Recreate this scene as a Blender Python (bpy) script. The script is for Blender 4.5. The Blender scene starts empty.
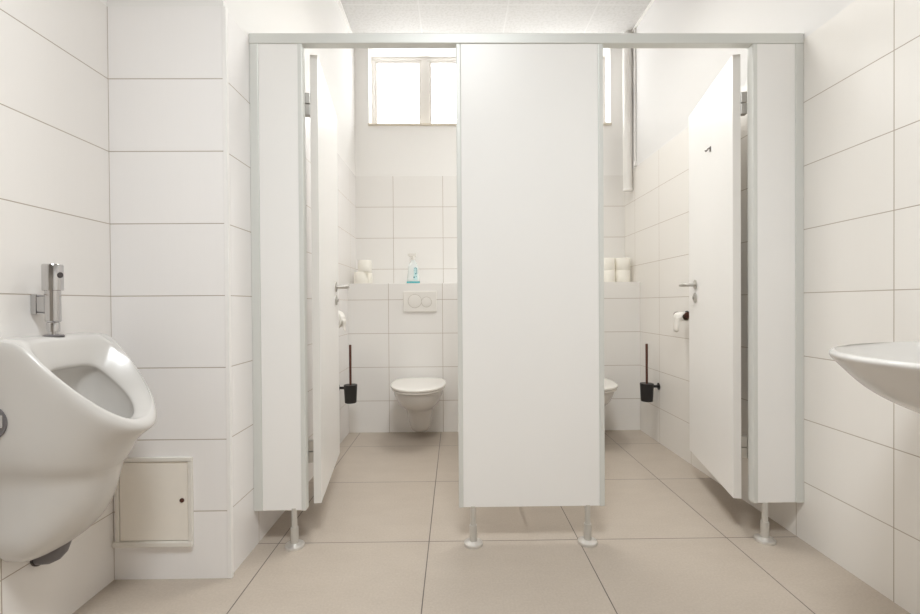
import bpy, bmesh, math
from math import sin, cos, pi, radians
from mathutils import Vector, Matrix

S = bpy.context.scene
COL = S.collection

# ------------------------------------------------------------ camera, world, light, exposure
H_EYE = 0.951
cam_d = bpy.data.cameras.new('camera')
cam_d.sensor_width = 36.0
cam_d.sensor_fit = 'HORIZONTAL'
cam_d.lens = 36.0 * 442.8256 / 920
cam_d.shift_y = 0.3685 / 920
cam_d.clip_start = 0.02
cam = bpy.data.objects.new('camera', cam_d)
COL.objects.link(cam)
R_ = Vector((0.99991427, -0.01124976, -0.00669976))
U_ = Vector((0.00678353, 0.00742425, 0.99994943))
F_ = Vector((0.01119945, 0.99990916, -0.00749993))
m4 = Matrix.Identity(4)
for i in range(3):
    m4[i][0] = R_[i]; m4[i][1] = U_[i]; m4[i][2] = -F_[i]
m4[2][3] = H_EYE
cam.matrix_world = m4
S.camera = cam

w = bpy.data.worlds.new('daylight'); S.world = w; w.use_nodes = True
w.node_tree.nodes['Background'].inputs[0].default_value = (0.93, 0.97, 1.0, 1)
w.node_tree.nodes['Background'].inputs[1].default_value = 1.0

S.view_settings.view_transform = 'Standard'
S.view_settings.look = 'None'
S.view_settings.gamma = 1.0
S.view_settings.use_curve_mapping = False
S.view_settings.exposure = 0.15

def area(name, loc, size, power, color, spread=180):
    l = bpy.data.lights.new(name, 'AREA'); l.shape = 'RECTANGLE'
    l.size, l.size_y = size; l.energy = power; l.color = color; l.spread = radians(spread)
    o = bpy.data.objects.new(name, l); COL.objects.link(o)
    o.location = loc
    return o
WARM = (0.925, 0.975, 1.0)
area('ceiling_lamp_light', (0.03, 0.10, 2.96), (0.60, 0.60), 34, WARM, 145)
area('cubicle_lamp_light', (0.29, 2.30, 2.96), (0.60, 0.60), 13.0, (0.985, 0.99, 0.955), 145)
WIN_E = 4.6

S.cycles.max_bounces = 14
S.cycles.diffuse_bounces = 14
S.cycles.glossy_bounces = 6
S.cycles.sample_clamp_indirect = 6
S.cycles.use_denoising = True

# ------------------------------------------------------------ materials
def new_mat(name):
    m = bpy.data.materials.new(name); m.use_nodes = True
    return m, m.node_tree, m.node_tree.nodes['Principled BSDF']

def nn(nt, kind, **kw):
    n = nt.nodes.new(kind)
    for k, v in kw.items():
        setattr(n, k, v)
    return n

def math_n(nt, op, a, b=None, c=None):
    n = nn(nt, 'ShaderNodeMath', operation=op)
    for i, v in enumerate((a, b, c)):
        if v is None: continue
        if hasattr(v, 'links') or hasattr(v, 'is_linked'):
            nt.links.new(v, n.inputs[i])
        else:
            n.inputs[i].default_value = v
    return n.outputs[0]

def mix_c(nt, f, a, b):
    n = nn(nt, 'ShaderNodeMix', data_type='RGBA')
    for s, v in ((n.inputs[0], f), (n.inputs[6], a), (n.inputs[7], b)):
        if hasattr(v, 'is_linked'):
            nt.links.new(v, s)
        elif isinstance(v, (int, float)):
            s.default_value = v
        else:
            s.default_value = (*v, 1)
    return n.outputs[2]

def simple(name, col, rough=0.5, metal=0.0, noise=0.03, scale=30, bump=0.0, coat=0.0, spec=0.5, emit=None, trans=0.0):
    m, nt, b = new_mat(name)
    tc = nn(nt, 'ShaderNodeTexCoord')
    nz = nn(nt, 'ShaderNodeTexNoise'); nz.inputs['Scale'].default_value = scale; nz.inputs['Detail'].default_value = 3
    nt.links.new(tc.outputs['Object'], nz.inputs['Vector'])
    c = mix_c(nt, nz.outputs['Fac'], tuple(max(0, x * (1 - noise)) for x in col), tuple(min(1, x * (1 + noise)) for x in col))
    nt.links.new(c, b.inputs['Base Color'])
    b.inputs['Roughness'].default_value = rough
    b.inputs['Metallic'].default_value = metal
    b.inputs['Coat Weight'].default_value = coat
    b.inputs['Coat Roughness'].default_value = 0.08
    b.inputs['Specular IOR Level'].default_value = spec
    b.inputs['Transmission Weight'].default_value = trans
    if bump:
        bp = nn(nt, 'ShaderNodeBump'); bp.inputs['Strength'].default_value = bump; bp.inputs['Distance'].default_value = 0.002
        nt.links.new(nz.outputs['Fac'], bp.inputs['Height']); nt.links.new(bp.outputs[0], b.inputs['Normal'])
    if emit:
        b.inputs['Emission Color'].default_value = (*emit[0], 1)
        b.inputs['Emission Strength'].default_value = emit[1]
    return m

TILE_TOP = 1.984
def wall_mat(name, offx, offy, tile=(0.86, 0.845, 0.825), paint=(0.825, 0.815, 0.80), grout=(0.42, 0.36, 0.30), zoff=0.236, top=TILE_TOP, rough=0.27):
    m, nt, b = new_mat(name)
    geo = nn(nt, 'ShaderNodeNewGeometry')
    sp = nn(nt, 'ShaderNodeSeparateXYZ'); nt.links.new(geo.outputs['Position'], sp.inputs[0])
    sn = nn(nt, 'ShaderNodeSeparateXYZ'); nt.links.new(geo.outputs['True Normal'], sn.inputs[0])
    ax = math_n(nt, 'ABSOLUTE', sn.outputs[0]); sel = math_n(nt, 'GREATER_THAN', ax, 0.5)
    ux = math_n(nt, 'DIVIDE', math_n(nt, 'SUBTRACT', sp.outputs[0], offx), 0.4)
    uy = math_n(nt, 'DIVIDE', math_n(nt, 'SUBTRACT', sp.outputs[1], offy), 0.4)
    u = math_n(nt, 'ADD', math_n(nt, 'MULTIPLY', uy, sel), math_n(nt, 'MULTIPLY', ux, math_n(nt, 'SUBTRACT', 1.0, sel)))
    v = math_n(nt, 'DIVIDE', math_n(nt, 'SUBTRACT', sp.outputs[2], zoff), 0.25)
    def edge(q, size):
        f = math_n(nt, 'FRACT', math_n(nt, 'ADD', q, 0.5))
        return math_n(nt, 'MULTIPLY', math_n(nt, 'ABSOLUTE', math_n(nt, 'SUBTRACT', f, 0.5)), size)
    d = math_n(nt, 'MINIMUM', edge(u, 0.4), edge(v, 0.25))
    mr = nn(nt, 'ShaderNodeMapRange'); mr.inputs[1].default_value = 0.0010; mr.inputs[2].default_value = 0.0020
    nt.links.new(d, mr.inputs[0]); mask = mr.outputs[0]          # 1 on the tile, 0 in the joint
    # per-tile tint
    cb = nn(nt, 'ShaderNodeCombineXYZ')
    nt.links.new(math_n(nt, 'FLOOR', u), cb.inputs[0]); nt.links.new(math_n(nt, 'FLOOR', v), cb.inputs[1])
    wn = nn(nt, 'ShaderNodeTexWhiteNoise'); nt.links.new(cb.outputs[0], wn.inputs[0])
    # fine vertical ribbing pressed in the glaze
    mp = nn(nt, 'ShaderNodeMapping'); mp.inputs['Scale'].default_value = (160, 160, 6); nt.links.new(geo.outputs['Position'], mp.inputs[0])
    nz = nn(nt, 'ShaderNodeTexNoise'); nz.inputs['Scale'].default_value = 1.0; nz.inputs['Detail'].default_value = 1
    nt.links.new(mp.outputs[0], nz.inputs['Vector'])
    tint = math_n(nt, 'ADD', math_n(nt, 'MULTIPLY', wn.outputs[0], 0.6), math_n(nt, 'MULTIPLY', nz.outputs['Fac'], 0.4))
    tcol = mix_c(nt, tint, tuple(x * 0.985 for x in tile), tuple(x * 1.01 for x in tile))
    wallc = mix_c(nt, mask, grout, tcol)
    above = math_n(nt, 'GREATER_THAN', sp.outputs[2], top)
    nt.links.new(mix_c(nt, above, wallc, paint), b.inputs['Base Color'])
    r1 = math_n(nt, 'ADD', math_n(nt, 'MULTIPLY', math_n(nt, 'SUBTRACT', 1.0, mask), 0.6), rough)
    rr = math_n(nt, 'MAXIMUM', r1, math_n(nt, 'MULTIPLY', above, 0.85)); nt.links.new(rr, b.inputs['Roughness'])
    hgt = math_n(nt, 'MULTIPLY', math_n(nt, 'ADD', mask, math_n(nt, 'MULTIPLY', nz.outputs['Fac'], 0.08)), math_n(nt, 'SUBTRACT', 1.0, above))
    bp = nn(nt, 'ShaderNodeBump'); bp.inputs['Strength'].default_value = 0.35; bp.inputs['Distance'].default_value = 0.0012
    nt.links.new(hgt, bp.inputs['Height']); nt.links.new(bp.outputs[0], b.inputs['Normal'])
    return m

def floor_mat():
    m, nt, b = new_mat('floor_stoneware')
    geo = nn(nt, 'ShaderNodeNewGeometry')
    sp = nn(nt, 'ShaderNodeSeparateXYZ'); nt.links.new(geo.outputs['Position'], sp.inputs[0])
    u = math_n(nt, 'DIVIDE', math_n(nt, 'SUBTRACT', sp.outputs[0], -0.1103), 0.6)
    v = math_n(nt, 'DIVIDE', math_n(nt, 'SUBTRACT', sp.outputs[1], 1.7697), 0.6)
    def edge(q):
        f = math_n(nt, 'FRACT', math_n(nt, 'ADD', q, 0.5))
        return math_n(nt, 'MULTIPLY', math_n(nt, 'ABSOLUTE', math_n(nt, 'SUBTRACT', f, 0.5)), 0.6)
    d = math_n(nt, 'MINIMUM', edge(u), edge(v))
    mr = nn(nt, 'ShaderNodeMapRange'); mr.inputs[1].default_value = 0.0012; mr.inputs[2].default_value = 0.0022
    nt.links.new(d, mr.inputs[0]); mask = mr.outputs[0]
    cb = nn(nt, 'ShaderNodeCombineXYZ')
    nt.links.new(math_n(nt, 'FLOOR', u), cb.inputs[0]); nt.links.new(math_n(nt, 'FLOOR', v), cb.inputs[1])
    wn = nn(nt, 'ShaderNodeTexWhiteNoise'); nt.links.new(cb.outputs[0], wn.inputs[0])
    mp = nn(nt, 'ShaderNodeMapping'); mp.inputs['Scale'].default_value = (1.0, 2.0, 1.0); nt.links.new(geo.outputs['Position'], mp.inputs[0])
    n1 = nn(nt, 'ShaderNodeTexNoise'); n1.inputs['Scale'].default_value = 5; n1.inputs['Detail'].default_value = 8; n1.inputs['Roughness'].default_value = 0.65
    nt.links.new(mp.outputs[0], n1.inputs['Vector'])
    n2 = nn(nt, 'ShaderNodeTexNoise'); n2.inputs['Scale'].default_value = 140; n2.inputs['Detail'].default_value = 3
    nt.links.new(geo.outputs['Position'], n2.inputs['Vector'])
    f = math_n(nt, 'ADD', math_n(nt, 'MULTIPLY', n1.outputs['Fac'], 0.6), math_n(nt, 'ADD', math_n(nt, 'MULTIPLY', n2.outputs['Fac'], 0.9), math_n(nt, 'MULTIPLY', wn.outputs[0], 0.12)))
    f = math_n(nt, 'SUBTRACT', f, 0.33)
    c = mix_c(nt, f, (0.405, 0.343, 0.285), (0.54, 0.474, 0.405))
    nt.links.new(mix_c(nt, mask, (0.11, 0.09, 0.08), c), b.inputs['Base Color'])
    b.inputs['Roughness'].default_value = 0.42
    bp = nn(nt, 'ShaderNodeBump'); bp.inputs['Strength'].default_value = 0.3; bp.inputs['Distance'].default_value = 0.0015
    nt.links.new(math_n(nt, 'ADD', mask, math_n(nt, 'MULTIPLY', n2.outputs['Fac'], 0.1)), bp.inputs['Height'])
    nt.links.new(bp.outputs[0], b.inputs['Normal'])
    return m

def ceiling_mat():
    m, nt, b = new_mat('acoustic_ceiling')
    geo = nn(nt, 'ShaderNodeNewGeometry')
    sp = nn(nt, 'ShaderNodeSeparateXYZ'); nt.links.new(geo.outputs['Position'], sp.inputs[0])
    def edge(s, off):
        q = math_n(nt, 'DIVIDE', math_n(nt, 'SUBTRACT', s, off), 0.625)
        f = math_n(nt, 'FRACT', math_n(nt, 'ADD', q, 0.5))
        return math_n(nt, 'MULTIPLY', math_n(nt, 'ABSOLUTE', math_n(nt, 'SUBTRACT', f, 0.5)), 0.625)
    d = math_n(nt, 'MINIMUM', edge(sp.outputs[0], 0.385), edge(sp.outputs[1], 3.10))
    mr = nn(nt, 'ShaderNodeMapRange'); mr.inputs[1].default_value = 0.004; mr.inputs[2].default_value = 0.006
    nt.links.new(d, mr.inputs[0])
    nz = nn(nt, 'ShaderNodeTexNoise'); nz.inputs['Scale'].default_value = 55; nz.inputs['Detail'].default_value = 4
    nt.links.new(geo.outputs['Position'], nz.inputs['Vector'])
    rp = nn(nt, 'ShaderNodeValToRGB'); rp.color_ramp.elements[0].position = 0.36; rp.color_ramp.elements[1].position = 0.56
    rp.color_ramp.elements[0].color = (0.57, 0.56, 0.545, 1); rp.color_ramp.elements[1].color = (0.62, 0.61, 0.60, 1)
    nt.links.new(nz.outputs['Fac'], rp.inputs[0])
    nt.links.new(mix_c(nt, mr.outputs[0], (0.66, 0.65, 0.64), rp.outputs[0]), b.inputs['Base Color'])
    b.inputs['Roughness'].default_value = 0.95
    bp = nn(nt, 'ShaderNodeBump'); bp.inputs['Strength'].default_value = 0.5; bp.inputs['Distance'].default_value = 0.003
    nt.links.new(nz.outputs['Fac'], bp.inputs['Height']); nt.links.new(bp.outputs[0], b.inputs['Normal'])
    return m

M = {}
M['floor'] = floor_mat()
M['ceiling'] = ceiling_mat()
M['wall_r'] = wall_mat('tiles_right', -0.493, 1.777, tile=(0.835, 0.81, 0.775), paint=(0.76, 0.75, 0.74))  # same paint as the back wall, darkened here to stand for less light
M['wall_b'] = wall_mat('tiles_back', -0.493, 1.777, paint=(0.88, 0.87, 0.855))  # same paint as the right wall, lightened in place of missing light
M['wall_l'] = wall_mat('tiles_left', -0.493, 1.167, tile=(0.84, 0.815, 0.79))
M['pier'] = wall_mat('tiles_pier', -1.192, 1.78, tile=(0.885, 0.868, 0.862))
M['ledge'] = wall_mat('tiles_ledge', -0.493, 1.777)
M['paint'] = simple('white_paint', (0.84, 0.825, 0.80), 0.85, noise=0.01)
M['plaster_rev'] = simple('reveal_plaster', (0.84, 0.825, 0.80), 0.8, noise=0.01)
M['trim'] = simple('corner_trim_plastic', (0.87, 0.855, 0.84), 0.35)
M['hpl'] = simple('white_laminate', (0.89, 0.88, 0.865), 0.33, noise=0.012, scale=4)
M['edge'] = simple('door_edge', (0.78, 0.76, 0.73), 0.4, noise=0.01)
M['alu'] = simple('satin_aluminium', (0.715, 0.725, 0.70), 0.45, metal=0.2, noise=0.02, scale=10)
M['steel'] = simple('brushed_steel', (0.55, 0.53, 0.50), 0.30, metal=0.9, noise=0.05)
M['foot'] = simple('polished_foot', (0.74, 0.72, 0.69), 0.28, metal=0.7)
M['leg_plastic'] = simple('pale_leg', (0.62, 0.60, 0.56), 0.35, metal=0.4)
M['chrome'] = simple('chrome', (0.60, 0.59, 0.59), 0.12, metal=1.0, noise=0.01)
M['ceramic'] = simple('sanitary_ceramic', (0.62, 0.60, 0.575), 0.26, noise=0.008, scale=5, coat=0.2)
M['plastic_w'] = simple('white_plastic', (0.78, 0.755, 0.715), 0.22, noise=0.01)
M['plate'] = simple('flush_plate_plastic', (0.82, 0.80, 0.765), 0.28, noise=0.01)
M['groove'] = simple('groove_shade', (0.55, 0.52, 0.47), 0.6)  # darker colour painted as the shade inside hatch and button gaps
M['black'] = simple('black_plastic', (0.018, 0.016, 0.015), 0.38)
M['bronze'] = simple('dark_bronze_metal', (0.12, 0.05, 0.035), 0.33, metal=0.5)
M['grey_pipe'] = simple('grey_drain_plastic', (0.16, 0.15, 0.155), 0.4)
M['dark'] = simple('dark_rubber', (0.06, 0.05, 0.05), 0.6)
M['paper'] = simple('soft_tissue_paper', (0.86, 0.84, 0.80), 0.95, noise=0.02, scale=120, bump=0.3)
M['paper_c'] = simple('cream_tissue_paper', (0.90, 0.875, 0.81), 0.95, noise=0.02, scale=120, bump=0.3)
M['card'] = simple('cardboard', (0.42, 0.32, 0.22), 0.9)
M['panel_cream'] = simple('cream_enamel', (0.87, 0.825, 0.755), 0.42, noise=0.015)
M['panel_frame'] = simple('cream_frame', (0.78, 0.75, 0.70), 0.4)
M['pvc'] = simple('window_upvc', (0.80, 0.775, 0.745), 0.35, noise=0.01)
M['sill'] = simple('beige_sill', (0.72, 0.66, 0.56), 0.5)
M['glass'] = simple('frosted_bright_glass', (0.9, 0.9, 0.9), 0.25, emit=((0.96, 0.985, 1.0), WIN_E))
M['lamp'] = simple('lamp_diffuser', (0.9, 0.9, 0.88), 0.5, emit=((1.0, 0.96, 0.91), 3.0))
M['bottle'] = simple('clear_bottle', (0.88, 0.92, 0.91), 0.15, noise=0.01, trans=0.15)
M['teal'] = simple('teal_liquid', (0.10, 0.46, 0.50), 0.15)
M['label'] = simple('pale_teal_label', (0.60, 0.82, 0.84), 0.4)
M['label_d'] = simple('label_print_dark_teal', (0.06, 0.30, 0.36), 0.4)
M['hook'] = simple('dark_grey_metal', (0.20, 0.18, 0.17), 0.4, metal=0.5)
M['rear'] = simple('bounce_cut_taupe', (0.33, 0.30, 0.26), 0.8)  # dark colour added on the unseen rear wall to cut bounced light
M['pipe_w'] = simple('white_pipe', (0.82, 0.805, 0.78), 0.35, noise=0.01)

# ------------------------------------------------------------ mesh helpers
def bx(bm, x0, x1, y0, y1, z0, z1, bev=0.0):
    vs = [bm.verts.new((x, y, z)) for x in (x0, x1) for y in (y0, y1) for z in (z0, z1)]
    fs = [bm.faces.new([vs[i] for i in q]) for q in ((0, 1, 3, 2), (4, 6, 7, 5), (0, 4, 5, 1), (2, 3, 7, 6), (0, 2, 6, 4), (1, 5, 7, 3))]
    if bev:
        es = list({e for f in fs for e in f.edges})
        bmesh.ops.bevel(bm, geom=es, offset=bev, segments=2, affect='EDGES', profile=0.6)
    return bm

def loft(bm, rings, cap0=True, cap1=True):
    vr = [[bm.verts.new(p) for p in r] for r in rings]
    n = len(vr[0])
    for a, b in zip(vr, vr[1:]):
        for i in range(n):
            bm.faces.new((a[i], a[(i + 1) % n], b[(i + 1) % n], b[i]))
    if cap0: bm.faces.new(list(reversed(vr[0])))
    if cap1: bm.faces.new(vr[-1])
    return bm

def frame_of(d):
    d = Vector(d).normalized()
    a = Vector((0, 0, 1)) if abs(d.z) < 0.9 else Vector((1, 0, 0))
    u = d.cross(a).normalized(); v = d.cross(u).normalized()
    return u, v

def turn(bm, p0, direction, prof, seg=28):
    """lathe: prof = [(distance along axis, radius)...]"""
    d = Vector(direction).normalized(); u, v = frame_of(d); p0 = Vector(p0)
    rings = [[p0 + d * t + (u * cos(2 * pi * k / seg) + v * sin(2 * pi * k / seg)) * max(r, 1e-5) for k in range(seg)] for t, r in prof]
    return loft(bm, rings)

def tube(bm, pts, r, seg=14):
    pts = [Vector(p) for p in pts]
    rs = r if isinstance(r, (list, tuple)) else [r] * len(pts)
    rings = []; u = None
    for i, p in enumerate(pts):
        d = (pts[min(i + 1, len(pts) - 1)] - pts[max(i - 1, 0)]).normalized()
        if u is None: u, _ = frame_of(d)
        u = (u - d * u.dot(d)).normalized(); v = d.cross(u)
        rings.append([p + (u * cos(2 * pi * k / seg) + v * sin(2 * pi * k / seg)) * rs[i] for k in range(seg)])
    return loft(bm, rings)

def obj(name, bm, mat, parent=None, smooth=None, sub=0, bev=0):
    bmesh.ops.recalc_face_normals(bm, faces=bm.faces[:])
    me = bpy.data.meshes.new(name); bm.to_mesh(me); bm.free()
    me.materials.append(M[mat])
    if smooth is not None:
        for p in me.polygons: p.use_smooth = True
        me.set_sharp_from_angle(angle=radians(smooth))
    o = bpy.data.objects.new(name, me); COL.objects.link(o)
    if bev:
        b = o.modifiers.new('bevel', 'BEVEL'); b.width = bev; b.segments = 2; b.limit_method = 'ANGLE'
    if sub:
        s = o.modifiers.new('subsurf', 'SUBSURF'); s.levels = sub; s.render_levels = sub
    if parent is not None:
        o.parent = parent
    return o

def B(): return bmesh.new()

def thing(name, label, cat, loc=(0, 0, 0), rotz=0.0, group=None):
    o = bpy.data.objects.new(name, None); COL.objects.link(o)
    o.empty_display_size = 0.05
    o.location = loc; o.rotation_euler = (0, 0, rotz)
    o['label'] = label; o['category'] = cat
    if group: o['group'] = group
    return o

def tag(o, label, cat, group=None):
    o['label'] = label; o['category'] = cat
    if group: o['group'] = group
    return o

def struct(name, bm, mat, label, cat='wall', parent=None, **kw):
    o = obj(name, bm, mat, parent, **kw)
    if parent is None:
        o['kind'] = 'structure'; o['label'] = label; o['category'] = cat
    return o

def dup(root, loc, rotz=None, label=None):
    r = root.copy(); COL.objects.link(r); r.location = loc
    if rotz is not None: r.rotation_euler = (0, 0, rotz)
    if label: r['label'] = label
    for ch in list(root.children):
        c = ch.copy(); COL.objects.link(c); c.parent = r
        for g in ch.children:
            q = g.copy(); COL.objects.link(q); q.parent = c
    return r

# ------------------------------------------------------------ room shell
XL, XP, XR = -1.192, -0.793, 1.380
YP, YLG, YB, YF = 1.547, 3.289, 3.579, -1.6
ZC, ZLG = 3.035, 1.108

struct('floor', bx(B(), XL - .2, XR + .2, YF - .2, YB + .2, -0.1, 0), 'floor', 'taupe stoneware floor in large square tiles with dark joints', 'floor')
struct('ceiling', bx(B(), XL - .2, XR + .2, YF - .2, YB + .3, ZC, ZC + 0.1), 'ceiling', 'white textured acoustic ceiling with panel joints', 'ceiling')
struct('wall_left', bx(B(), XL - .2, XL, YF - .2, YP + 0.01, 0, ZC), 'wall_l', 'white tiled wall on the left behind the urinal')
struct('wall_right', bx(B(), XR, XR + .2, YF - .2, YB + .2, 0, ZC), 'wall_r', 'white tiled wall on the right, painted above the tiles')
struct('wall_pier', bx(B(), XL - .2, XP, YP, YB + .2, 0, ZC), 'pier', 'projecting tiled pier between the urinal and the left cubicle')
struct('wall_rear', bx(B(), XL, XR, YF - .2, YF, 0, ZC), 'rear', 'unseen wall behind the viewer, coloured dark taupe to cut bounced light')
struct('wall_ledge', bx(B(), XP, XR, YLG, YB, 0, ZLG, 0.002), 'ledge', 'low tiled cistern wall with a shelf top behind the toilets')

# back wall with two window openings
WZ0, WZ1 = 2.398, 3.010
WIN = [(-0.682, 0.235), (0.350, 1.268)]
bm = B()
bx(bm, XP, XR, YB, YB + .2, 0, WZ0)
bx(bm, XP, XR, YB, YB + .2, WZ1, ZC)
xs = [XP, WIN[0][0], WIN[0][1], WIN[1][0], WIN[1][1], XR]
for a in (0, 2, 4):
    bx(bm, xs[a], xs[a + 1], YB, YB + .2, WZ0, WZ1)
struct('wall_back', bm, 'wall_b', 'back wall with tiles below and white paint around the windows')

# corner strip on the pier and ceiling edge battens
struct('trim_1', bx(B(), XP - 0.005, XP + 0.009, YP - 0.003, YP + 0.012, 0, TILE_TOP, 0.002), 'trim', 'white plastic corner strip on the pier edge', 'trim')
struct('trim_2', bx(B(), XP, XP + 0.022, YF, YB, ZC - 0.012, ZC), 'trim', 'thin white batten where the left wall meets the ceiling', 'trim')
struct('trim_3', bx(B(), XR - 0.014, XR, YF, YB, ZC - 0.012, ZC), 'trim', 'thin white batten where the right wall meets the ceiling', 'trim')

# windows (frame > mullion, pane ...) ; set back in the reveal
def window(n, x0, x1, label):
    yf = YB + 0.13
    root = thing('window_%d' % n, label, 'window'); root['kind'] = 'structure'
    z0, z1 = WZ0, WZ1
    bm = B(); f = 0.026
    bx(bm, x0, x1, yf, yf + .06, z0, z0 + f); bx(bm, x0, x1, yf, yf + .06, z1 - f, z1)
    bx(bm, x0, x0 + f, yf, yf + .06, z0 + f, z1 - f); bx(bm, x1 - f, x1, yf, yf + .06, z0 + f, z1 - f)
    obj('window_frame', bm, 'pvc', root, bev=0.003)
    xm = (x0 + x1) / 2 - 0.012
    obj('mullion', bx(B(), xm - .032, xm + .032, yf - .006, yf + .06, z0 + f, z1 - f), 'pvc', root, bev=0.004)
    for a, b in ((x0 + f, xm - .032), (xm + .032, x1 - f)):
        bm = B(); g = 0.02
        bx(bm, a, b, yf + .008, yf + .05, z0 + f, z0 + f + g); bx(bm, a, b, yf + .008, yf + .05, z1 - f - g, z1 - f)
        bx(bm, a, a + g, yf + .008, yf + .05, z0 + f + g, z1 - f - g); bx(bm, b - g, b, yf + .008, yf + .05, z0 + f + g, z1 - f - g)
        s = obj('sash', bm, 'pvc', root, bev=0.002)
        obj('pane', bx(B(), a + g - .002, b - g + .002, yf + .025, yf + .032, z0 + f + g - .002, z1 - f - g + .002), 'glass', s)
    obj('window_sill', bx(B(), x0 - .006, x1 + .006, YB - .018, yf, z0 - 0.010, z0 + 0.004, 0.002), 'sill', root)
window(1, *WIN[0], 'bright frosted two-pane window high above the left toilet')
window(2, *WIN[1], 'window high in the right cubicle, mostly behind the middle panel')

# ------------------------------------------------------------ ceiling lamps
def ceiling_lamp(x, y, label):
    t = thing('ceiling_lamp', label, 'lamp', (x, y, ZC), group='ceiling lamps')
    bm = B(); bx(bm, -.32, .32, -.32, .32, -.030, 0)
    obj('housing', bm, 'pvc', t, bev=0.006)
    obj('diffuser', bx(B(), -.29, .29, -.29, .29, -.036, -.030), 'lamp', t, bev=0.005)
ceiling_lamp(0.03, 0.10, 'square white ceiling lamp over the washing area')
ceiling_lamp(0.29, 2.30, 'square white ceiling lamp above the cubicles')

# ------------------------------------------------------------ cubicle front
FY0, FY1 = 1.738, 1.768
PZ0, PZ1 = 0.150, 1.968
rail = thing('header_rail', 'long grey aluminium rail across the tops of the three front panels', 'rail', (0, 0, 0))
bm = B(); bx(bm, XP, XR, FY0 - .004, FY1 + .004, PZ1, 2.008)
obj('rail_profile', bm, 'alu', rail, bev=0.003)
bm = B(); bx(bm, XP, XR, FY0 + .006, FY1 - .006, 2.008, 2.011)
obj('rail_top_lip', bm, 'alu', rail)

def leg_at(root, x):
    yc = (FY0 + FY1) / 2 - .008
    bm = B(); turn(bm, (x, yc, 0.0), (0, 0, 1), [(0.010, 0.0150), (0.078, 0.0150), (0.0785, 0.0110), (PZ0 + .004, 0.0110)], 24)
    lg = obj('support_leg', bm, 'leg_plastic', root, smooth=40)
    bm = B(); turn(bm, (x, yc, 0.0), (0, 0, 1), [(0.0, 0.037), (0.006, 0.038), (0.010, 0.036), (0.015, 0.024), (0.017, 0.0145)], 32)
    obj('foot_plate', bm, 'foot', lg, smooth=40)

def panel(label, x0, x1, wl, wr, legs, zsh=0.0):
    t = thing('cubicle_panel', label, 'panel', group='front panels of the cubicles')
    z0 = PZ0 + zsh
    obj('board', bx(B(), x0 + wl, x1 - wr, FY0, FY1, z0, PZ1), 'hpl', t, bev=0.0015)
    for a, b in ((x0, x0 + wl), (x1 - wr, x1)):
        bm = B(); bx(bm, a, b, FY0 - .003, FY1 + .003, z0 - .001, PZ1)
        obj('edge_profile', bm, 'alu', t, bev=0.003)
    for x in legs: leg_at(t, x)
    return t
panel('narrow white front panel by the tiled pier, on one leg', XP, -0.589, 0.034, 0.018, (-0.638,), -0.004)
panel('wide white middle front panel on two legs', 0.010, 0.587, 0.018, 0.020, (0.066, 0.520))
panel('narrow white front panel against the right wall, on one leg', 1.178, XR, 0.018, 0.033, (1.229,), 0.004)

# dividing wall panel between the two cubicles
div = thing('dividing_panel', 'white dividing panel between the two toilet cubicles', 'panel')
obj('board', bx(B(), 0.285, 0.315, FY1 + .003, YLG, PZ0, PZ1), 'hpl', div, bev=0.0015)
obj('edge_profile', bx(B(), 0.282, 0.318, YLG - .02, YLG - .001, PZ0, PZ1), 'alu', div)

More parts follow.
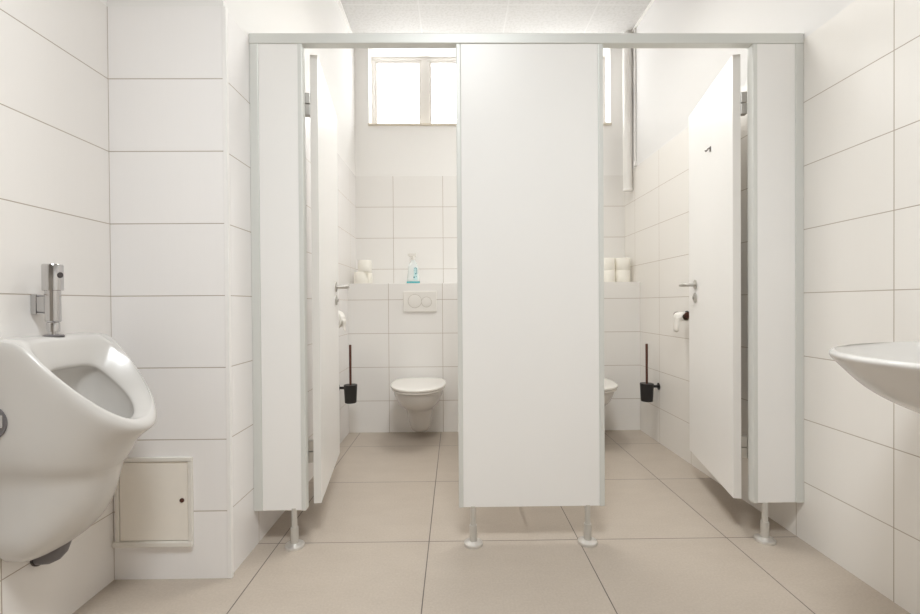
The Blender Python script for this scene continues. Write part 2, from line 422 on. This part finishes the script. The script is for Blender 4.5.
# doors: local x runs from the hinge edge to the free edge, local -y is the outer face
def door(label, loc, rotz, side, hook):
    t = thing('cubicle_door', label, 'door', loc, rotz, 'open cubicle doors')
    L = 0.615; T = 0.030
    # side=+1: outer face at local y=0 and the board extends to +y ; side=-1 mirrored
    def yy(a): return a * side
    def ybx(bm, x0, x1, a, b, z0, z1, bev=0):
        lo, hi = sorted((yy(a), yy(b))); return bx(bm, x0, x1, lo, hi, z0, z1, bev)
    z0, z1 = 0.152, 1.952
    obj('door_leaf', ybx(B(), 0.002, L - .002, 0, T, z0, z1), 'hpl', t, bev=0.0012)
    obj('edge_band', ybx(B(), 0.0, 0.002, 0.001, T - .001, z0 + .001, z1 - .001), 'edge', t)
    obj('edge_band', ybx(B(), L - .002, L, 0.001, T - .001, z0 + .001, z1 - .001), 'edge', t)
    # lever handles, both faces
    hx = L - 0.12
    for sgn, base in ((-1, 0.0), (1, T)):
        def P(x, o, z): return (x, yy(base + sgn * o), z)
        bm = B()
        d = Vector(P(0, 1, 0)) - Vector(P(0, 0, 0))
        turn(bm, P(hx, 0, 1.043), d, [(0, 0.025), (0.005, 0.0255), (0.007, 0.023), (0.0075, 0.010), (0.046, 0.009)], 24)
        pts = [P(hx, 0.040, 1.043), P(hx + .004, 0.050, 1.043), P(hx + .016, 0.055, 1.043), P(hx + .045, 0.055, 1.044), P(hx + .080, 0.053, 1.044)]
        tube(bm, pts, [0.009, 0.0095, 0.0095, 0.009, 0.008])
        obj('door_handle', bm, 'steel', t, smooth=45)
        bm = B()
        turn(bm, P(hx + .002, 0, 0.975), d, [(0, 0.025), (0.006, 0.0255), (0.008, 0.022), (0.0085, 0.010), (0.011, 0.0095)], 24)
        bx(bm, hx - .002, hx + .006, min(P(0, .010, 0)[1], P(0, .0145, 0)[1]), max(P(0, .010, 0)[1], P(0, .0145, 0)[1]), 0.967, 0.983, 0.001)
        obj('privacy_lock', bm, 'steel', t, smooth=45)
    # hinges on the hinge edge
    for hz in (1.755, 0.362):
        bm = B()
        bx(bm, 0.001, 0.026, min(yy(T), yy(T + .024)), max(yy(T), yy(T + .024)), hz - .045, hz - .001, 0.003)
        h = obj('hinge', bm, 'steel', t)
        bm = B()
        bx(bm, 0.001, 0.026, min(yy(T), yy(T + .024)), max(yy(T), yy(T + .024)), hz + .001, hz + .045, 0.003)
        obj('hinge_knuckle', bm, 'steel', h)
    if hook:
        bm = B()
        x, z = 0.265, 1.660
        bx(bm, x - .009, x + .009, min(yy(0), yy(-.004)), max(yy(0), yy(-.004)), z - .014, z + .018, .001)
        tube(bm, [(x, yy(-.003), z + .010), (x, yy(-.012), z + .006), (x, yy(-.020), z - .004), (x, yy(-.026), z - .012), (x, yy(-.030), z - .004)], 0.0045, 10)
        bmesh.ops.scale(bm, vec=(.75, .75, .75), space=Matrix.Translation((-x, 0, -z)), verts=bm.verts[:])
        obj('coat_hook', bm, 'hook', t, smooth=45)
    return t
door('white door standing open in the left cubicle', (-0.544, 1.786, 0), radians(90 + 7.8), 1, False)
door('white door standing open in the right cubicle with a coat hook', (1.129, 1.786, 0), radians(90 - 13.0), -1, True)

# ------------------------------------------------------------ loft outlines
def outline(df, db, dm, w, nf=2.0, nb=4.0, n=40):
    """closed plan curve: (d, y); d distance out from the wall"""
    out = []
    for k in range(n):
        t = 2 * pi * k / n; c, s = cos(t), sin(t)
        e = nf if c >= 0 else nb
        dd = dm + (df - dm) * abs(c) ** (2 / e) if c >= 0 else dm - (dm - db) * abs(c) ** (2 / e)
        out.append((dd, math.copysign(w * abs(s) ** (2 / e), s)))
    return out

# ------------------------------------------------------------ urinal
def urinal():
    t = thing('urinal', 'white ceramic wall urinal on the left wall beside the pier', 'urinal', (XL, 1.260, 0.0))
    def zr(d, zb, zf, d0=0.10, d1=0.330):
        k = min(1, max(0, (d - d0) / (d1 - d0))); return zb + (zf - zb) * k
    rings = []
    def ring(df, db, dm, w, zb, zf, nf=2.0, nb=4.0, d1=0.330):
        rings.append([(d, y, zr(d, zb, zf, d1=d1)) for d, y in outline(df, db, dm, w, nf, nb)])
    e = 0.0008
    ring(.060, e, .03, .058, .274, .276, nb=6)
    ring(.084, e, .05, .088, .277, .288, nb=6)
    ring(.112, e, .06, .110, .294, .318, nb=6)
    ring(.143, e, .07, .124, .320, .345, nb=6)
    ring(.172, e, .07, .132, .355, .372, nb=6)
    ring(.195, e, .08, .126, .400, .405, nb=6)
    ring(.214, e, .09, .125, .460, .450, nb=6)
    ring(.222, e, .09, .124, .515, .478, nb=6)
    ring(.243, e, .09, .146, .540, .492, nb=6)
    ring(.256, e, .10, .150, .610, .520, nf=2.1)
    ring(.286, e, .10, .151, .690, .552, nf=2.1)
    ring(.310, e, .10, .153, .780, .575, nf=2.1, nb=6)
    ring(.323, e, .10, .155, .838, .594, nf=2.1, nb=7)
    ring(.326, e, .10, .154, .858, .605, nf=1.95, nb=8)
    ring(.324, .001, .10, .150, .868, .612, nf=1.95, nb=8)
    ring(.319, .004, .10, .144, .871, .614, nf=1.95, nb=8)
    # inner side of the rim
    ring(.311, .086, .15, .136, .869, .613, nf=1.95, nb=4.2)
    ring(.303, .092, .15, .128, .858, .606, nf=2.1, nb=4.2)
    ring(.286, .100, .16, .106, .820, .590, nf=2.0, nb=4.2)
    ring(.268, .106, .165, .089, .788, .576, nf=2.0, nb=4.2)
    ring(.263, .102, .165, .087, .780, .570, nf=2.0, nb=4.2)
    ring(.262, .076, .16, .094, .772, .562, nb=3.6)
    ring(.252, .060, .15, .094, .700, .545, nb=3.4)
    ring(.230, .066, .14, .082, .610, .522, nb=3.0)
    ring(.195, .080, .13, .055, .550, .512, nb=2.4)
    ring(.150, .100, .125, .018, .528, .508, nb=2.0)
    bm = B(); loft(bm, rings)
    o = obj('ceramic_body', bm, 'ceramic', t, smooth=180, sub=1)
    # mounting opening in the near flank
    hz = B()
    a = outline(.079, .002, .042, .041, 2, 2, 28)
    loft(hz, [[(d, -.140, .664 + y) for d, y in a], [(d, -.1535, .664 + y) for d, y in a]])
    q = obj('mounting_opening', hz, 'grey_pipe', t, smooth=40); q['label'] = 'dark oval mounting hole'
    obj('mounting_bracket', bx(B(), .006, .072, -.157, -.153, .652, .684, .002), 'chrome', q)
    # outlet
    bm = B()
    tube(bm, [(.060, .022, .305), (.058, .020, .275), (.054, .016, .258), (.046, .012, .248), (.034, .010, .243), (.004, .010, .241)], [.022, .022, .022, .022, .0225, .023], 22)
    obj('drain_elbow', bm, 'grey_pipe', t, smooth=50)
    bm = B(); turn(bm, (.0005, .010, .241), (1, 0, 0), [(0, .026), (.005, .026), (.006, .024)], 24)
    obj('drain_collar', bm, 'dark', t, smooth=40)
    # flush valve
    fv = thing('flush_valve', 'chrome cylindrical sensor flush valve above the urinal', 'flush valve', (XL, 1.260, 0.0))
    cx = .060
    bm = B(); turn(bm, (cx, 0, .996), (0, 0, 1), [(0, .0205), (.001, .0236), (.071, .0236), (.074, .0220), (.0745, .0)], 40)
    hd = obj('sensor_head', bm, 'chrome', fv, smooth=35)
    bm = B(); turn(bm, (cx + .0215, -.0024, 1.040), (.99, -.11, 0), [(0, .0080), (.0032, .0080), (.0036, .004)], 18)
    obj('sensor_eye', bm, 'dark', hd, smooth=35)
    bm = B(); turn(bm, (cx, 0, .908), (0, 0, 1), [(0, .0155), (.003, .0180), (.089, .0180)], 36)
    obj('valve_body', bm, 'chrome', fv, smooth=35)
    bm = B(); turn(bm, (cx, 0, .870), (0, 0, 1), [(0, .010), (.010, .010), (.011, .0150), (.034, .0150), (.039, .012)], 30)
    obj('union_nut', bm, 'chrome', fv, smooth=35)
    bm = B(); turn(bm, (cx, 0, .8675), (0, 0, 1), [(0, .0245), (.0030, .0245), (.005, .021)], 32)
    obj('seal_disc', bm, 'grey_pipe', fv, smooth=35)
    rs = obj('wall_rosette', bx(B(), 0.0005, .017, -.005, .029, .930, .987, .003), 'chrome', fv)
    obj('connector_gasket', bx(B(), .017, .0205, -.002, .026, .934, .983, .001), 'grey_pipe', rs)
    obj('connector', bx(B(), .0205, .044, -.008, .020, .937, .980, .003), 'chrome', fv)
urinal()

# ------------------------------------------------------------ access panel on the pier
ap = thing('access_panel', 'cream inspection hatch low on the tiled pier', 'hatch', (0, 0, 0))
bm = B(); x0, x1, z0, z1 = XL + .013, -0.914, .118, .427
y0, y1 = YP - .011, YP
bx(bm, x0, x1, y0, y1, z1 - .014, z1, .002)
bx(bm, x0, x0 + .012, y0, y1, z0 + .018, z1 - .014, .002); bx(bm, x1 - .014, x1, y0, y1, z0 + .018, z1 - .014, .002)
bx(bm, x0 - .008, x1, y0 - .004, y1, z0, z0 + .018, .003)
obj('hatch_frame', bm, 'panel_frame', ap)
obj('seal_gap', bx(B(), x0 + .012, x1 - .014, YP - .004, YP, z0 + .018, z1 - .014), 'groove', ap)
hl = obj('hatch_door', bx(B(), x0 + .015, x1 - .0165, YP - .007, YP - .004, z0 + .021, z1 - .0165, .001), 'panel_cream', ap)
bm = B(); turn(bm, (-0.950, YP - .007, .278), (0, -1, 0), [(0, .0075), (.003, .0075), (.004, .006)], 20)
lk = obj('hatch_lock', bm, 'bronze', hl, smooth=40)

# ------------------------------------------------------------ wash basin
def basin():
    t = thing('wash_basin', 'white oval ceramic wash basin on the right wall', 'basin', (XR, 0.850, -0.005), pi)
    e = .0008; R = []
    def ring(df, w, z, db=e, dm=.02, nf=2.0, zf=None):
        zf = z if zf is None else zf
        R.append([(d, y, z + (zf - z) * max(0, d) / .59) for d, y in outline(df, db, dm, w, nf, 4, 96)])
    ring(.20, .10, .680); ring(.30, .17, .688); ring(.38, .225, .704); ring(.455, .275, .732)
    ring(.512, .315, .764); ring(.550, .345, .805); ring(.571, .360, .826); ring(.578, .365, .836); ring(.575, .363, .843); ring(.566, .356, .846)
    ring(.551, .343, .843, .115, .135); ring(.535, .325, .830, .12, .14); ring(.505, .290, .795, .13, .15)
    ring(.43, .22, .755, .16, .18); ring(.36, .12, .735, .20, .24); ring(.30, .03, .730, .25, .27)
    bm = B(); loft(bm, R)
    obj('basin_bowl', bm, 'ceramic', t, smooth=180, sub=2)
    bm = B(); turn(bm, (.275, 0, .7305), (0, 0, 1), [(0, .028), (.003, .028), (.004, .022), (.002, .018)], 24)
    obj('drain_ring', bm, 'chrome', t, smooth=40)
    bm = B(); tube(bm, [(.24, 0, .70), (.24, 0, .58), (.235, 0, .545), (.21, 0, .525), (.17, 0, .525), (.005, 0, .530)], .016, 16)
    obj('waste_pipe', bm, 'chrome', t, smooth=50)
basin()

# ------------------------------------------------------------ toilets
def toilet(cx, label):
    t = thing('toilet', label, 'toilet', (cx, YLG, 0.008), -pi / 2, 'wall-hung toilets')
    e = .0008; R = []
    def ring(df, w, z, dm=.25, nb=5, nf=2.1):
        R.append([(d, y, z) for d, y in outline(df, e, min(dm, df * .6), w, nf, nb, 44)])
    ring(.13, .034, .034); ring(.19, .050, .042); ring(.235, .066, .070); ring(.262, .080, .115); ring(.285, .088, .180)
    ring(.325, .092, .222); ring(.395, .108, .246); ring(.450, .136, .274); ring(.486, .156, .312); ring(.505, .168, .350); ring(.510, .170, .372); ring(.503, .165, .376)
    bm = B(); loft(bm, R)
    bowl = obj('bowl', bm, 'ceramic', t, smooth=180, sub=1)
    def slab(z0, z1, df, w, db, r):
        bm = B()
        def o2(k): return outline(df - k, db + k, .27, w - k, 2.1, 3.2, 48)
        loft(bm, [[(d, y, z0) for d, y in o2(r)], [(d, y, z0 + r * .6) for d, y in o2(0)], [(d, y, z1 - r) for d, y in o2(0)], [(d, y, z1 - r * .3) for d, y in o2(r * .5)], [(d, y, z1) for d, y in o2(r * 1.6)], [(d, y, z1 + .001) for d, y in o2(.06)]])
        return bm
    obj('seat', slab(.3755, .3885, .530, .180, .055, .004), 'plastic_w', t, smooth=60)
    obj('lid', slab(.3905, .4085, .536, .186, .040, .006), 'plastic_w', t, smooth=60)
    for s in (-1, 1):
        bm = B(); turn(bm, (.045, s * .075 - .02, .392), (0, 1, 0), [(0, .011), (.04, .011)], 16)
        obj('seat_hinge', bm, 'plastic_w', t, smooth=40)
    return t
TL = toilet(-0.252, 'white wall-hung toilet with closed lid in the left cubicle')
dup(TL, (0.900, YLG, 0.008), label='white wall-hung toilet in the right cubicle, half hidden by the middle panel')

# flush plate
fp = thing('flush_plate', 'off-white dual flush plate on the tiles above the left toilet', 'flush plate', (-0.260, YLG, .972))
obj('plate', bx(B(), -.123, .123, -.012, 0, -.077, .077, .004), 'plate', fp)
for bxn, r, bz in ((-.037, .048, .003), (.049, .036, -.004)):
    bm = B(); turn(bm, (bxn, -.0125, bz), (0, -1, 0), [(0, r + .003), (.0008, r + .003), (.0010, r)], 40)
    rg = obj('button_gap', bm, 'groove', fp, smooth=30)
    bm = B(); turn(bm, (bxn, -.0125, bz), (0, -1, 0), [(0, r), (.0012, r), (.0016, r - .002)], 40)
    obj('flush_button', bm, 'plate', fp, smooth=30)

# ------------------------------------------------------------ toilet brushes
def brush(x, y, side, label):
    """side=+1: mounted on a wall lying towards +x"""
    t = thing('toilet_brush', label, 'toilet brush', (x, y, 0.009 if side < 0 else 0.0), group='wall-mounted toilet brushes')
    bm = B()
    turn(bm, (0, 0, .283), (0, 0, 1), [(0, .036), (.003, .039), (.118, .0445), (.121, .0440), (.121, .0415), (.010, .036)], 36)
    obj('cup', bm, 'black', t, smooth=40)
    bm = B(); turn(bm, (0, 0, .398), (0, 0, 1), [(0, .041), (.004, .041), (.0045, .010)], 30)
    obj('cup_lid', bm, 'black', t, smooth=40)
    bm = B(); turn(bm, (0, 0, .400), (0, 0, 1), [(0, .0075), (.268, .0085), (.273, .007)], 16)
    obj('handle', bm, 'bronze', t, smooth=40)
    bm = B()
    wx = .0865 * side if side > 0 else -.0855
    turn(bm, (wx, 0, .383), (-side, 0, 0), [(0, .024), (.008, .024), (.010, .020), (.0105, .009), (abs(wx) - .040, .009)], 24)
    obj('wall_mount', bm, 'black', t, smooth=40)
    return t
brush(-0.707, 2.985, -1, 'black toilet brush in a cup on the left cubicle wall')
brush(1.299, 2.99, 1, 'black toilet brush in a cup on the right cubicle wall')

# ------------------------------------------------------------ paper holders and rolls
def roll_mesh(r, rc, L, seg=40):
    """hollow roll along local +z from 0 to L"""
    bm = B()
    prof = [(0.0, rc), (0.0, r - .002), (.002, r), (L - .002, r), (L, r - .002), (L, rc)]
    rings = [[Vector((rr * cos(2 * pi * k / seg), rr * sin(2 * pi * k / seg), z)) for k in range(seg)] for z, rr in prof]
    rings.append([v.copy() for v in rings[0]])
    loft(bm, rings, False, False); bmesh.ops.remove_doubles(bm, verts=bm.verts[:], dist=1e-6)
    return bm

def core_mesh(rc, L, seg=28):
    bm = B()
    prof = [(0.001, rc - .0015), (0.001, rc + .0004), (L - .001, rc + .0004), (L - .001, rc - .0015)]
    rings = [[Vector((rr * cos(2 * pi * k / seg), rr * sin(2 * pi * k / seg), z)) for k in range(seg)] for z, rr in prof]
    rings.append([v.copy() for v in rings[0]])
    loft(bm, rings, False, False); bmesh.ops.remove_doubles(bm, verts=bm.verts[:], dist=1e-6)
    return bm

def paper_holder(xw, x, y0, y1, z, r, tail, llabel, rlabel, side, plate):
    t = thing('toilet_roll_holder', llabel, 'roll holder', (0, 0, 0), group='toilet roll holders')
    bm = B(); turn(bm, (xw, y1 + .016, z), (-side, 0, 0), [(0, .022), (.006, .022), (.007, .009), (abs(xw - x), .009)], 22)
    obj('wall_mount', bm, 'black', t, smooth=40)
    bm = B(); tube(bm, [(x, y1 + .020, z), (x, y0 - .012, z)], .0085, 16)
    obj('spindle', bm, 'bronze', t, smooth=40)
    bm = B(); turn(bm, (x, y0 - .010, z), (0, -1, 0), [(0, plate), (.006, plate), (.008, plate - .003)], 26)
    obj('end_disc', bm, 'bronze', t, smooth=40)
    bm = B(); turn(bm, (x, y1 + .003, z), (0, 1, 0), [(0, plate), (.009, plate), (.011, plate - .003)], 26)
    obj('end_disc', bm, 'bronze', t, smooth=40)
    t2 = thing('toilet_roll', rlabel, 'toilet roll', (x, y1, z - .0105), group='toilet rolls on the holders')
    bm = roll_mesh(r, .020, y1 - y0); bmesh.ops.rotate(bm, cent=(0, 0, 0), matrix=Matrix.Rotation(pi / 2, 3, 'X'), verts=bm.verts[:])
    obj('paper_winding', bm, 'paper', t2, smooth=50)
    bm = core_mesh(.020, y1 - y0); bmesh.ops.rotate(bm, cent=(0, 0, 0), matrix=Matrix.Rotation(pi / 2, 3, 'X'), verts=bm.verts[:])
    obj('cardboard_core', bm, 'card', t2, smooth=50)
    # hanging sheet
    bm = B(); L = y1 - y0; rows = []
    hx = -side * (r + .0008)
    for k in range(9):
        f = k / 8; zz = -f * tail; wob = .0025 * sin(f * 7)
        a = [(hx + wob, -0.002 - .003 * f, zz), (hx + wob * .5, -L * (.46 - .12 * f), zz - .002 * f), (hx + wob, -L * (.90 - .28 * f), zz + .008 * f)]
        rows.append([bm.verts.new(p) for p in a])
    for p, q in zip(rows, rows[1:]):
        for i in range(2): bm.faces.new((p[i], p[i + 1], q[i + 1], q[i]))
    s = obj('hanging_sheet', bm, 'paper', t2, smooth=60)
    m = s.modifiers.new('thick', 'SOLIDIFY'); m.thickness = .0008
paper_holder(XR, 1.312, 2.500, 2.598, .880, .025, .090, 'dark roll holder on the right wall past the open door', 'nearly used toilet roll on the right cubicle wall', 1, .017)
paper_holder(XP, -.726, 2.620, 2.720, .874, .056, .070, 'dark roll holder on the left wall behind the open door', 'white toilet roll on the left cubicle wall', -1, .011)

# spare rolls on the ledge
def spare(x, y, z, label, mat='paper_c', r=.057, h=.095):
    t = thing('toilet_roll', label, 'toilet roll', (x, y, z), group='spare toilet rolls on the ledge')
    obj('paper_winding', roll_mesh(r, .021, h), mat, t, smooth=50)
    obj('cardboard_core', core_mesh(.021, h), 'card', t, smooth=50)
    return t
z0 = ZLG
sp = spare(-0.713, 3.368, z0, 'lower left spare toilet roll on the left ledge, against the side wall', r=.0505, h=.089)
dup(sp, (-0.697, 3.476, z0), label='lower spare toilet roll at the back of the left ledge')
dup(sp, (-0.682, 3.372, z0 + .0895), label='top spare toilet roll of the stack on the left ledge')
sp = spare(1.186, 3.430, z0, 'bottom roll of the left stack on the right cubicle ledge')
dup(sp, (1.186, 3.430, z0 + .0955), label='top roll of the left stack on the right cubicle ledge')
dup(sp, (1.304, 3.430, z0), label='bottom roll of the stack nearest the right wall')
dup(sp, (1.304, 3.430, z0 + .0955), label='top roll of the stack nearest the right wall')

# ------------------------------------------------------------ spray bottle
def bottle():
    t = thing('spray_bottle', 'clear spray bottle with teal label and liquid on the left ledge', 'bottle', (-0.318, 3.400, ZLG)); t.scale = (1.12, 1.1, 1.22)
    def sec(w, dp, z, n=4, seg=36):
        return [(math.copysign(w * abs(cos(a)) ** (2 / n), cos(a)), math.copysign(dp * abs(sin(a)) ** (2 / n), sin(a)), z) for a in (2 * pi * k / seg for k in range(seg))]
    bm = B(); loft(bm, [sec(.040, .026, .014), sec(.044, .029, .018), sec(.043, .029, .03), sec(.036, .027, .07), sec(.034, .026, .105), sec(.026, .020, .125, 3), sec(.015, .014, .140, 2), sec(.013, .013, .150, 2)])
    obj('bottle_body', bm, 'bottle', t, smooth=50)
    bm = B(); loft(bm, [sec(.042, .027, 0), sec(.0455, .030, .003), sec(.0455, .030, .013), sec(.044, .029, .0145)])
    obj('teal_base', bm, 'teal', t, smooth=50)
    bm = B(); turn(bm, (0, 0, .149), (0, 0, 1), [(0, .0145), (.016, .0145), (.017, .010), (.024, .009)], 24)
    obj('neck_cap', bm, 'plastic_w', t, smooth=40)
    bm = B(); bx(bm, -.030, .022, -.010, .010, .171, .193, .004); tube(bm, [(-.029, 0, .184), (-.038, 0, .184)], .006, 12)
    hd = obj('spray_head', bm, 'plastic_w', t, smooth=40)
    bm = B(); tube(bm, [(-.014, 0, .172), (-.020, 0, .160), (-.021, 0, .148), (-.026, 0, .138)], [.005, .0045, .004, .003], 10)
    obj('trigger', bm, 'plate', hd, smooth=40)
    def front(z): return -.0295 if z < .04 else -.0275
    bm = B(); loft(bm, [[(.006, -.0300, .024), (.030, -.0300, .024), (.028, -.0280, .100), (.006, -.0280, .100)], [(.006, -.0308, .024), (.030, -.0308, .024), (.028, -.0288, .100), (.006, -.0288, .100)]])
    lb = obj('label', bm, 'label', t)
    bm = B()
    tube(bm, [(.009, -.0292, .096), (.018, -.0292, .099), (.026, -.0292, .095), (.027, -.0296, .080), (.027, -.0300, .060)], .0022, 8)
    for x, z, r in ((.018, .062, .004), (.022, .044, .003), (.008, .040, .0055), (.014, .084, .002)):
        turn(bm, (x, -.0300, z), (0, -1, 0), [(0, r), (.0012, r * .9)], 12)
    obj('label_print', bm, 'label_d', lb, smooth=40)
bottle()

# ------------------------------------------------------------ pipes in the right cubicle
t = thing('wall_pipe', 'thick white vertical pipe ending on the tiles in the right back corner', 'pipe', (1.344, 3.420, 0))
bm = B(); turn(bm, (0, 0, 1.832), (0, 0, 1), [(0, .0345), (ZC - 1.832, .0345)], 28)
obj('pipe_run', bm, 'pipe_w', t, smooth=40)
bm = B(); turn(bm, (0, 0, 1.817), (0, 0, 1), [(0, .034), (.003, .0368), (.016, .0368), (.018, .0345)], 28)
obj('end_cap', bm, 'trim', t, smooth=40)
t = thing('cable_conduit', 'thin white conduit running down the right cubicle wall', 'conduit', (XR, 3.345, 0))
bm = B(); tube(bm, [(-.0075, 0, 2.02), (-.0075, 0, ZC)], .0065, 12)
obj('conduit_run', bm, 'pipe_w', t, smooth=40)
obj('conduit_end', bx(B(), -.018, 0, -.012, .012, 1.985, 2.022, .003), 'trim', t)
